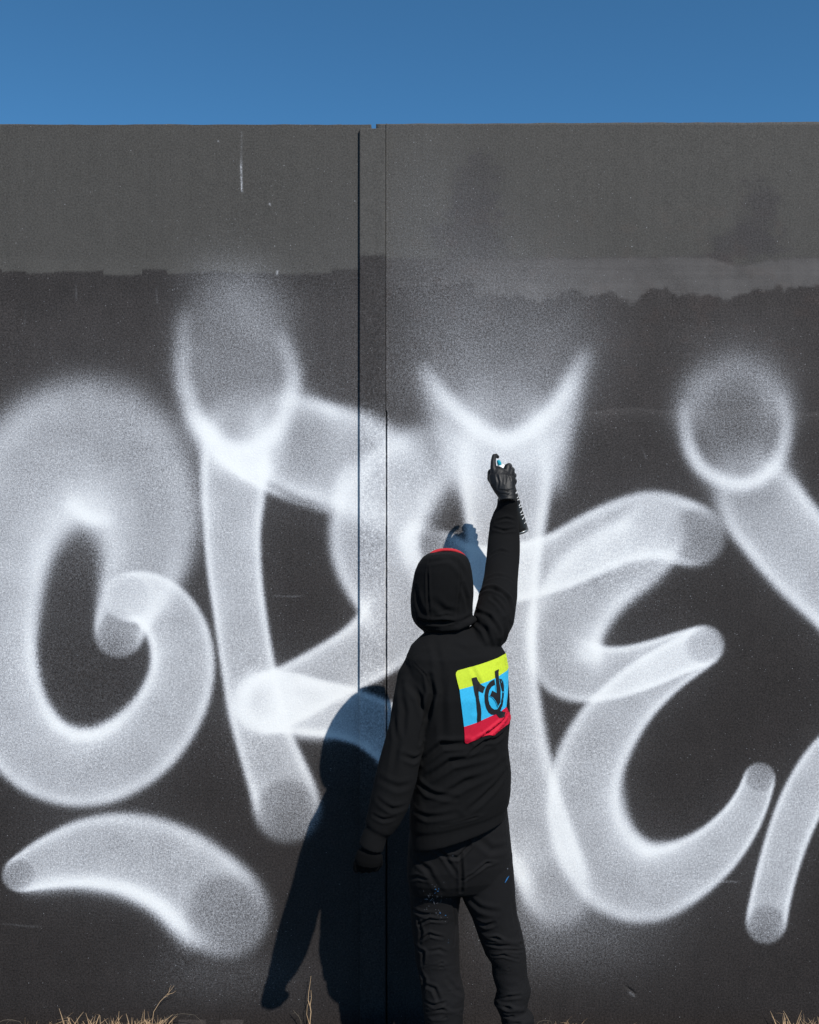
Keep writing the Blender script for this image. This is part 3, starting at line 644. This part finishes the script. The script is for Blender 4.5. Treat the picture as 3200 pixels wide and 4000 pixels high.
# ---- gloves
def finger(pts): return tube_sections([(u, v, y, r, r) for u, v, y, r in pts], 12, (.15, .2, .97))
def finger_full(pts):
    fs = []
    for i in range(len(pts)-1):
        a, b = pts[i], pts[i+1]; pa, pb = P(*a[:3]), P(*b[:3]); t = (pb-pa).normalized()
        x = t.cross(Vector((.3, .2, .9)))
        if x.length < .2: x = t.cross(Vector((1, 0, 0)))
        x.normalize(); y = t.cross(x); V = []; F = []
        for p, r in ((pa, a[3]), (pb, b[3])):
            V += [p+(x*math.cos(g)+y*math.sin(g))*r for g in [2*math.pi*k/14 for k in range(14)]]
        F = [(k, (k+1) % 14, 14+(k+1) % 14, 14+k) for k in range(14)]+[tuple(range(14))[::-1], tuple(range(14, 28))]
        fs.append((V, F)); fs.append(ball(pb, b[3], b[3], b[3], n=14)); fs.append(ball(pa, a[3], a[3], a[3], n=14))
    return fs
PALM = tube_sections([(1068.5, 1056, -0.315, .032, .030), (1068, 1044, -0.308, .0325, .027), (1063, 1030, -0.301, .039, .026), (1058.5, 1016, -0.294, .046, .025), (1057, 1005, -0.287, .0475, .024), (1059, 997, -0.280, .042, .020), (1062, 993, -0.275, .032, .016)], 24)
RH = [PALM]
RH += finger_full([(1043, 1004, -0.290, .0140), (1039, 987, -0.281, .0118), (1039, 972, -0.267, .0098), (1040.5, 960, -0.251, .0080), (1045, 959, -0.235, .0075), (1048, 962, -0.227, .0070)])      # index on the nozzle
RH += finger_full([(1066, 1000, -0.283, .0150), (1069, 984, -0.270, .0130), (1072, 981, -0.240, .0120), (1064, 985, -0.197, .0110), (1048, 989, -0.187, .0105)])   # middle
RH += finger_full([(1070, 1008, -0.287, .0150), (1076, 992, -0.267, .0125), (1078, 990, -0.235, .0118), (1069, 995, -0.193, .0110), (1054, 998, -0.184, .0100)])   # ring
RH += finger_full([(1072, 1018, -0.290, .0150), (1080, 1003, -0.267, .0120), (1082, 1001, -0.237, .0112), (1074, 1006, -0.195, .0105), (1060, 1009, -0.185, .0095)])
RH += finger_full([(1072, 1028, -0.290, .0160), (1082, 1015, -0.269, .0115), (1083, 1013, -0.241, .0108), (1078, 1017, -0.201, .0100), (1066, 1019, -0.191, .0090)])
RH += finger_full([(1046, 1024, -0.290, .0165), (1034, 1008, -0.273, .0140), (1033, 995, -0.250, .0120), (1040, 988, -0.223, .0110)])                            # thumb
# four fingers and a thumb: drop the doubled little finger knuckle
rh_me = fuse(RH, .0024, 3)
co, no = mesh_arrays(rh_me); disp = np.zeros(len(co)); tree = bvh_of(rh_me)
for l, d, w in [([(1052, 1032), (1068, 1034), (1082, 1030)], .003, .003), ([(1050, 1040), (1068, 1042), (1084, 1038)], .0025, .0025), ([(1046, 1000), (1050, 1015), (1048, 1030)], .0025, .004), ([(1064, 990), (1066, 1005), (1064, 1018)], .0022, .003), ([(1072, 1000), (1076, 1012)], .002, .003)]:
    fold(co, no, disp, tree, l, d, w)
puff(co, disp, 7.1, 30, .0008, ridge=False)
apply_disp(rh_me, co, no, disp)
g = link('glove', rh_me, GLOVE, person); g['label'] = 'black rubber glove gripping the spray can'
LHP = tube_sections([(785, 1768, -0.675, .029, .026), (781, 1786, -0.675, .030, .026), (778, 1797, -0.675, .040, .026), (775, 1810, -0.672, .043, .026), (774, 1820, -0.669, .040, .024)], 24)
LH = [LHP]
for i, (du, l) in enumerate(((-21, .9), (-8, 1), (5, .95), (17, .8))):
    u0 = 772+du; LH += finger_full([(u0+2, 1816, -0.666, .0135), (u0, 1816+14*l, -0.659, .0120), (u0, 1816+16*l, -0.628, .0112), (u0+1, 1816+8*l, -0.623, .0100)])
LH += finger_full([(797, 1805, -0.663, .0145), (799, 1818, -0.642, .0125), (793, 1828, -0.628, .0110)])
lh_me = fuse(LH, .0028, 3); KNIT = cloth('black_knit', (.0035, .0035, .0037), 700, .95, 0, spec=.08); g = link('glove', lh_me, KNIT, person); g['label'] = 'loosely closed gloved hand hanging at the side'

# ---- print on the back of the hoodie
def PU(x, y): return (916.4+.125*x*1.0-0, 1347.7+.125*y)
def edge_u(v):
    lo, hi = 1040.0, 1100.0
    for _ in range(18):
        mid = (lo+hi)/2
        if hit(hoodie_bvh, mid, v)[0] is not None: lo = mid
        else: hi = mid
    return lo
_ecache = {}
def on_cloth(u, v, off):
    k = int(v/4)
    if k not in _ecache: _ecache[k] = (edge_u(k*4.0), edge_u(k*4.0+4))
    t = v/4-k; e = _ecache[k][0]*(1-t)+_ecache[k][1]*t-3.0
    if u <= e: h, n = hit(hoodie_bvh, u, v)
    else:
        h, n = hit(hoodie_bvh, e, v); h, n, _, _ = hoodie_bvh.find_nearest(h+Vector((.35, .95, 0)).normalized()*(u-e)*M*2.2)
    if h is None: h, n, _, _ = hoodie_bvh.find_nearest(P(u, v, -.6))
    return h+n*off
def cloth_print(name, loops, mat, off, parent, hole=None):
    pl = [[Vector((*PU(x, y), 0)) for x, y in lp] for lp in ([loops] if hole is None else [loops, hole])]
    tris = tessellate_polygon(pl); pts = [p for l in pl for p in l]
    bm = bmesh.new(); vs = [bm.verts.new(p) for p in pts]
    for t in tris:
        try: bm.faces.new([vs[i] for i in t])
        except ValueError: pass
    for _ in range(7):
        es = [e for e in bm.edges if e.calc_length() > 3.2]
        if not es: break
        bmesh.ops.subdivide_edges(bm, edges=es, cuts=1); bmesh.ops.triangulate(bm, faces=bm.faces)
    for v in bm.verts: v.co = on_cloth(v.co.x, v.co.y, off)
    bmesh.ops.recalc_face_normals(bm, faces=bm.faces)
    me = bpy.data.meshes.new(name); bm.to_mesh(me); bm.free()
    for p in me.polygons[:1]:
        if p.normal.y > 0: me.flip_normals()
    return link(name, me, mat, parent)
def ink(name, col): return simple_mat(name, col, .62, var=.05, scale=70, bump=.25, bscale=700, spec=.3)
def ink(name, col): return simple_mat(name, col, .68, var=.16, scale=160, bump=.45, bscale=900, spec=.25)
YEL = ink('yellow_green_ink', (.50, .62, .030)); BLU = ink('sky_blue_ink', (.030, .40, .66)); REDI = ink('crimson_ink', (.50, .006, .030)); BLK = ink('black_ink', (.010, .010, .012))
cloth_print('yellow_stripe', [(345, 580), (352, 545), (375, 515), (430, 498), (560, 462), (700, 425), (870, 368), (1050, 300), (1215, 205), (1248, 268), (1285, 310), (1275, 400), (1250, 480), (1150, 548), (1060, 610), (900, 690), (770, 735), (620, 775), (500, 808), (408, 832), (372, 700)], YEL, .0028, hoodie)
cloth_print('blue_stripe', [(408, 832), (500, 808), (620, 775), (770, 735), (900, 690), (1060, 610), (1150, 548), (1240, 488), (1225, 700), (1212, 900), (1190, 1122), (1110, 1192), (1030, 1242), (960, 1266), (830, 1325), (690, 1390), (590, 1425), (484, 1457), (450, 1180), (425, 980)], BLU, .0028, hoodie)
cloth_print('red_stripe', [(484, 1457), (590, 1425), (690, 1390), (830, 1325), (960, 1266), (1030, 1242), (1110, 1192), (1190, 1122), (1235, 1210), (1290, 1290), (1280, 1380), (1130, 1480), (1000, 1595), (850, 1620), (690, 1670), (545, 1740), (510, 1730), (494, 1700), (492, 1580)], REDI, .0028, hoodie)
cloth_print('lettering', [(610, 640), (690, 622), (708, 665), (730, 702), (780, 755), (832, 790), (812, 840), (798, 892), (760, 872), (724, 858), (735, 960), (757, 1080), (770, 1220), (765, 1355), (700, 1388), (697, 1330), (704, 1230), (690, 1110), (660, 900), (636, 760)], BLK, .0040, hoodie)
ell = []; inn = []
for (x, y) in [(900, 715), (945, 680), (1000, 658), (1060, 645), (1105, 655), (1138, 690), (1152, 760), (1157, 860), (1150, 960), (1130, 1060), (1105, 1135), (1085, 1190), (1110, 1197), (1172, 1214), (1155, 1290), (1120, 1316), (1085, 1318), (1050, 1285), (1018, 1240), (985, 1254), (935, 1250), (890, 1215), (850, 1140), (825, 1040), (818, 930), (835, 830), (862, 765)]: ell.append((x, y))
for (x, y) in [(985, 758), (1035, 745), (1080, 762), (1102, 800), (1122, 870), (1118, 950), (1095, 1040), (1062, 1118), (1030, 1162), (985, 1166), (940, 1135), (905, 1080), (887, 1000), (886, 915), (905, 840), (940, 785)][::-1]: inn.append((x, y))
cloth_print('lettering', ell, BLK, .0040, hoodie, inn)
cloth_print('letter_outline', [(980, 650), (1062, 620), (1068, 700), (1094, 830), (1090, 1060), (1040, 1128), (1020, 1095), (1012, 1060), (990, 1015), (945, 965), (892, 945), (935, 832), (1006, 870), (996, 760)], BLU, .0052, hoodie)
cloth_print('lettering', [(990, 517), (1050, 495), (1054, 640), (1058, 710), (1080, 830), (1077, 1045), (1035, 1112), (1022, 1060), (998, 1010), (955, 958), (904, 940), (942, 848), (1015, 890), (1008, 760), (1000, 640)], BLK, .0064, hoodie)

# ---- dried paint on the trousers
def blob(cu, cv, a, b, rot, mat, parent, name='paint_fleck'):
    V = []; n = 9; c = hit(tr_bvh, cu, cv)
    if c[0] is None: return
    pts = []
    for k in range(n):
        g = 2*math.pi*k/n; r = 1+.25*math.sin(3*g+cu); x = a*r*math.cos(g); y = b*r*math.sin(g)
        h = hit(tr_bvh, cu+x*math.cos(rot)-y*math.sin(rot), cv+x*math.sin(rot)+y*math.cos(rot))
        if h[0] is None: return
        pts.append(h[0]+h[1]*.0012)
    pts.append(c[0]+c[1]*.0022)
    return pts
WHT = ink('dried_white_paint', (.11, .12, .14)); BLP = ink('dried_blue_paint', (.02, .12, .30))
rs = random.Random(5)
def flecks(items, mat, label):
    V = []; F = []
    for it in items:
        p = blob(*it, mat, trousers)
        if p: o = len(V); V += p; F += [(o+k, o+(k+1) % 9, o+9) for k in range(9)]
    if V: o = link('paint_flecks', mesh_from('paint_flecks', V, F), mat, trousers); o['label'] = label; o['kind'] = 'stuff'
items = [(903, 1887, 3.5, 1.2, 1.1), (909, 1893, 5, 1.0, -.9), (914, 1900, 4, .8, 1.3), (898, 1893, 4, 1.0, .1), (921, 1888, 3, .9, -1), (1068.5, 1829, 1.1, 1.3, 0), (953.5, 1801.5, 1.2, 1.4, 0)]
for _ in range(34): items.append((rs.gauss(910, 15), rs.gauss(1895, 17), rs.uniform(.4, .9), rs.uniform(.4, .8), rs.uniform(0, 3)))
for _ in range(14): items.append((rs.gauss(928, 10), rs.gauss(1930, 6), rs.uniform(.4, .8), rs.uniform(.3, .6), rs.uniform(0, 3)))
flecks(items, WHT, 'small whitish paint spatters')
flecks([(1066, 1853, 6, 1.1, -1.1), (1069, 1848, 4.5, .9, -1.0), (917, 1872, 1.4, 1, 0), (922, 1876, 1.6, 1, 0), (916, 1880, 1.2, 1, 0), (927, 1922, 1.4, 1, 0), (938, 1927, 1.2, .9, 0), (924, 1871, 1, 1, 0)], BLP, 'streak and dots of blue paint')

# =====================================================================  spray can in the raised hand
CAN_TOP, CAN_BOT, CAN_R = P(1056, 991, -.233), P(1095, 1121, -.175), .0335
ax = (CAN_TOP-CAN_BOT).normalized(); e1 = ax.cross(Vector((0, 1, 0))).normalized(); e2 = ax.cross(e1).normalized(); LEN = (CAN_TOP-CAN_BOT).length
can = empty('spray_can', CAN_BOT); tag(can, 'tall black spray can with white label marks held in the raised gloved hand', 'spray can')
def lathe(name, prof, mat, parent, n=36, axis=ax, org=CAN_BOT):
    V = []; F = []
    for h, r in prof:
        V += [org+axis*h+(e1*math.cos(2*math.pi*k/n)+e2*math.sin(2*math.pi*k/n))*r for k in range(n)]
    for j in range(len(prof)-1):
        for k in range(n): F.append((j*n+k, j*n+(k+1) % n, (j+1)*n+(k+1) % n, (j+1)*n+k))
    F.append(tuple(range(n))[::-1]); F.append(tuple((len(prof)-1)*n+k for k in range(n)))
    return link(name, mesh_from(name, V, F), mat, parent)
CANB = simple_mat('gloss_black_tin', (.012, .012, .012), .28, var=.1); STEEL = simple_mat('bare_tin', (.35, .35, .34), .35, metal=.9, var=.1)
CANW = simple_mat('white_enamel', (.85, .85, .84), .3, var=.03); CYAN = simple_mat('cyan_plastic', (.01, .33, .42), .35, var=.05); LAB = simple_mat('white_label_ink', (.6, .6, .6), .5, var=.05)
body = lathe('can_body', [(.006, CAN_R), (.02, CAN_R), (LEN*.5, CAN_R), (LEN-.012, CAN_R), (LEN-.004, CAN_R-.001)], CANB, can)
lathe('base_rim', [(0, CAN_R-.002), (.001, CAN_R+.0008), (.0085, CAN_R+.0008), (.0095, CAN_R)], STEEL, can)
lathe('dome', [(LEN-.003, CAN_R-.001), (LEN+.004, CAN_R-.004), (LEN+.012, CAN_R-.010), (LEN+.018, .016), (LEN+.021, .012), (LEN+.0225, .006)], CANW, can)
noz = lathe('nozzle', [(LEN+.022, .0075), (LEN+.028, .0078), (LEN+.038, .0070), (LEN+.041, .0055), (LEN+.042, .002)], CYAN, can, 20)
def can_mark(parent, pts, off=.0006):
    V = []; F = []
    for (h0, a0), (h1, a1), (h2, a2), (h3, a3) in pts:
        o = len(V); m = 6
        for t in range(m+1):
            t /= m
            for (ha, aa), (hb, ab) in (((h0, a0), (h1, a1)), ((h3, a3), (h2, a2))):
                h = ha+(hb-ha)*t; a = aa+(ab-aa)*t
                V.append(CAN_BOT+ax*h+(e1*math.cos(a)+e2*math.sin(a))*(CAN_R+off))
        for t in range(m): F.append((o+2*t, o+2*t+1, o+2*t+3, o+2*t+2))
    return link('label_print', mesh_from('label_print', V, F), LAB, parent)
_a = math.atan2((Vector((1, -.3, 0))).dot(e2), (Vector((1, -.3, 0))).dot(e1))
def q(h, da0, da1, slope, w): return ((h, _a+da0), (h+slope, _a+da1), (h+slope+w, _a+da1), (h+w, _a+da0))
can_mark(body, [q(.034, -.5, .7, .004, .0025), q(.052, -.6, .8, .010, .004), q(.060, .8, -.6, .010, .003), q(.078, -.6, .8, .008, .0035), q(.090, .8, -.5, .008, .0035), q(.104, -.5, .8, .010, .004), q(.120, .7, -.6, .008, .003), q(.134, -.6, .6, .006, .003), q(.152, -.6, .6, .003, .005)])

# =====================================================================  dry grass at the foot of the wall
STRAW = simple_mat('dry_straw', (.50, .345, .205), .8, var=.35, scale=30, spec=.2)
STRAWG = simple_mat('grey_straw', (.10, .085, .065), .85, var=.3, scale=30, spec=.2)
def gz(y): return ground_height(0, y)
def blade(V, F, p, d, L, w, bend, seg=6, kink=None, rnd=random):
    o = len(V); q = Vector(p); t = Vector(d).normalized(); side = t.cross(Vector((rnd.uniform(-.4, .4), 1, 0))).normalized()
    for k in range(seg+1):
        ww = w*(1-.85*k/seg)
        V.append(q-side*ww); V.append(q+side*ww)
        q = q+t*(L/seg); t = (t+Vector(bend)/seg).normalized()
        if kink and k == kink[0]: t = (t+Vector(kink[1])).normalized()
    for k in range(seg): F.append((o+2*k, o+2*k+1, o+2*k+3, o+2*k+2))
def tuft(u0, u1, n, hgt, label, seed, mat=None, group='dry grass tufts at the foot of the wall', y=-.05, lean=.35):
    rnd = random.Random(seed); x0, x1 = (u0-862.5)*M, (u1-862.5)*M; cx = (x0+x1)/2
    V = []; F = []
    for i in range(n):
        x = rnd.uniform(x0, x1); yy = y+rnd.uniform(-.05, .03); z = gz(yy)-.01
        L = hgt*.98*rnd.uniform(.6, 1.1); s = rnd.uniform(-lean, lean)
        kink = (rnd.randint(2, 5), (rnd.choice((-1, 1))*rnd.uniform(.6, 1.6), 0, -rnd.uniform(.2, 1.3))) if rnd.random() < .5 else None
        blade(V, F, (x, yy, z), (s, rnd.uniform(-.15, .03), 1), L, rnd.uniform(.0016, .0032), (s*1.2, 0, -.25), 8, kink, rnd)
    for i in range(n):                                     # short stubble hidden low down
        x = rnd.uniform(x0-.03, x1+.03); yy = y+rnd.uniform(-.07, .03)
        blade(V, F, (x, yy, gz(yy)-.01), (rnd.uniform(-.9, .9), rnd.uniform(-.5, .05), 1), rnd.uniform(.06, .095), .0018, (rnd.uniform(-1, 1), 0, -.5), 5, None, rnd)
    o = link('grass_tuft', mesh_from('grass_tuft', V, F), mat or STRAW, None, smooth=False)
    o.location = (0, 0, 0)
    for v in o.data.vertices: v.co.x -= cx
    o.location.x = cx
    return tag(o, label, 'grass tuft', group)
tuft(146, 172, 9, .125, 'dry tan grass tuft under the pale swoosh, leftmost of the tall tufts', 1)
tuft(184, 208, 8, .115, 'thin dry grass tuft with two upright stalks, second tall tuft from the left', 2)
tuft(216, 258, 14, .095, 'low bent dry grass tuft between the thin tuft and the widest clump', 3)
tuft(274, 352, 44, .115, 'widest dry straw clump at the wall foot, left of the shadow of the painter', 4, lean=.6)
tuft(75, 122, 9, .045, 'very short dry stubble at the bottom left corner of the wall', 5)
tuft(1150, 1200, 22, .072, 'short straw tuft just right of the trouser leg of the painter', 6)
tuft(1278, 1296, 5, .070, 'tiny dry tuft of a few blades in the middle of the right panel', 7)
tuft(1628, 1664, 16, .125, 'spiky dry grass tuft just left of the drooping corner tuft at lower right', 8, lean=.25)
tuft(1678, 1735, 34, .100, 'drooping golden grass tuft at the bottom right corner', 9, lean=.7)
# single stalks
def stalk(name, label, pts, r, branches=(), mat=None):
    V = []; F = []
    def tube(pp, r0, r1):
        o = len(V); n = 6; pts3 = [P(*p) for p in pp]
        for i, p in enumerate(pts3):
            t = (pts3[min(i+1, len(pts3)-1)]-pts3[max(i-1, 0)]).normalized(); a = t.cross(Vector((0, 1, .01))).normalized(); b = t.cross(a); rr = r0+(r1-r0)*i/(len(pts3)-1)
            V.extend(p+(a*math.cos(2*math.pi*k/n)+b*math.sin(2*math.pi*k/n))*rr for k in range(n))
        for i in range(len(pts3)-1):
            for k in range(n): F.append((o+i*n+k, o+i*n+(k+1) % n, o+(i+1)*n+(k+1) % n, o+(i+1)*n+k))
    tube(pts, r, r*.35)
    for b in branches: tube(b, r*.6, r*.25)
    o = link(name, mesh_from(name, V, F), mat or STRAW, None)
    b0 = P(*pts[0])
    for v in o.data.vertices: v.co -= b0
    o.location = b0
    return tag(o, label, 'dry stalk')
stalk('dry_stalk', 'thin dry seed stalk leaning right out of the widest straw clump', [(318, 2172, -.05), (324, 2130, -.045), (338, 2108, -.04), (352, 2094, -.035), (362, 2082, -.03), (367, 2075, -.03)], .0013,
      [[(345, 2100, -.037), (352, 2098, -.035), (358, 2092, -.035)], [(352, 2094, -.035), (364, 2091, -.03), (371, 2086, -.03)], [(356, 2088, -.03), (358, 2080, -.03), (361, 2074, -.03)]])
stalk('dry_stalk', 'taller pale twisted stem standing beside the dark shadow of the painter', [(652, 2175, -.03), (653, 2150, -.03), (655, 2130, -.028), (653, 2118, -.028), (649, 2106, -.026), (650, 2090, -.025), (653, 2072, -.025), (655, 2055, -.025)], .0021,
      [[(652, 2158, -.03), (646, 2136, -.028), (647, 2120, -.028), (651, 2108, -.026)], [(653, 2118, -.028), (656, 2100, -.026), (655, 2085, -.025)]])
stalk('dry_twig', 'dark bent twig lying against the wall left of the pale stem', [(634, 2172, -.03), (634, 2150, -.028), (629, 2140, -.028), (622, 2132, -.028), (617, 2126, -.028)], .0016, [[(629, 2140, -.028), (630, 2133, -.028)], [(622, 2132, -.028), (616, 2134, -.028)]], STRAWG)
stalk('dry_twig', 'grey wiry runner arching just above the ground in the bottom left corner', [(-12, 2158, -.05), (8, 2148, -.05), (25, 2147, -.05), (42, 2151, -.05), (50, 2162, -.05)], .0016, [[(10, 2160, -.05), (20, 2149, -.05), (32, 2150, -.05)]], STRAWG)
stalk('dry_twig', 'dark curved wiry stem arching beside the straw clump', [(338, 2168, -.05), (345, 2145, -.05), (360, 2138, -.05), (385, 2134, -.05), (410, 2137, -.05), (424, 2150, -.05), (428, 2165, -.05)], .0011, [], STRAWG)
stalk('dry_twig', 'thin dark wiry stems arching beside the trouser leg at ground level', [(1126, 2165, -.06), (1134, 2152, -.06), (1146, 2148, -.06), (1160, 2150, -.06), (1166, 2165, -.06)], .0013, [[(1152, 2165, -.06), (1157, 2145, -.06), (1160, 2132, -.06)]], STRAWG)
# thin dry grass over the ground on the viewer's side, below the picture
def ground_grass():
    rnd = random.Random(77); V = []; F = []
    for i in range(9000):
        x = rnd.uniform(-6, 6); y = -.62-abs(rnd.gauss(0, 1.5)) if i % 3 else rnd.uniform(-.62, -.03)
        if i % 3 == 0 and y > -.25 and -1.6 < x < 1.7: continue
        if abs(x-.22) < .45 and -.9 < y < -.3: continue
        h = rnd.uniform(.03, .10) if y < -.3 else rnd.uniform(.02, .05)
        blade(V, F, (x, y, ground_height(x, y)-.012), (rnd.uniform(-.8, .8), rnd.uniform(-.8, .8), 1), h, .0016, (rnd.uniform(-1, 1), rnd.uniform(-1, 1), -.4), 4, None, rnd)
    tag(link('dry_grass', mesh_from('dry_grass', V, F), STRAW, None, smooth=False), 'thin dry grass scattered over the bare earth', 'grass', kind='stuff')
ground_grass()
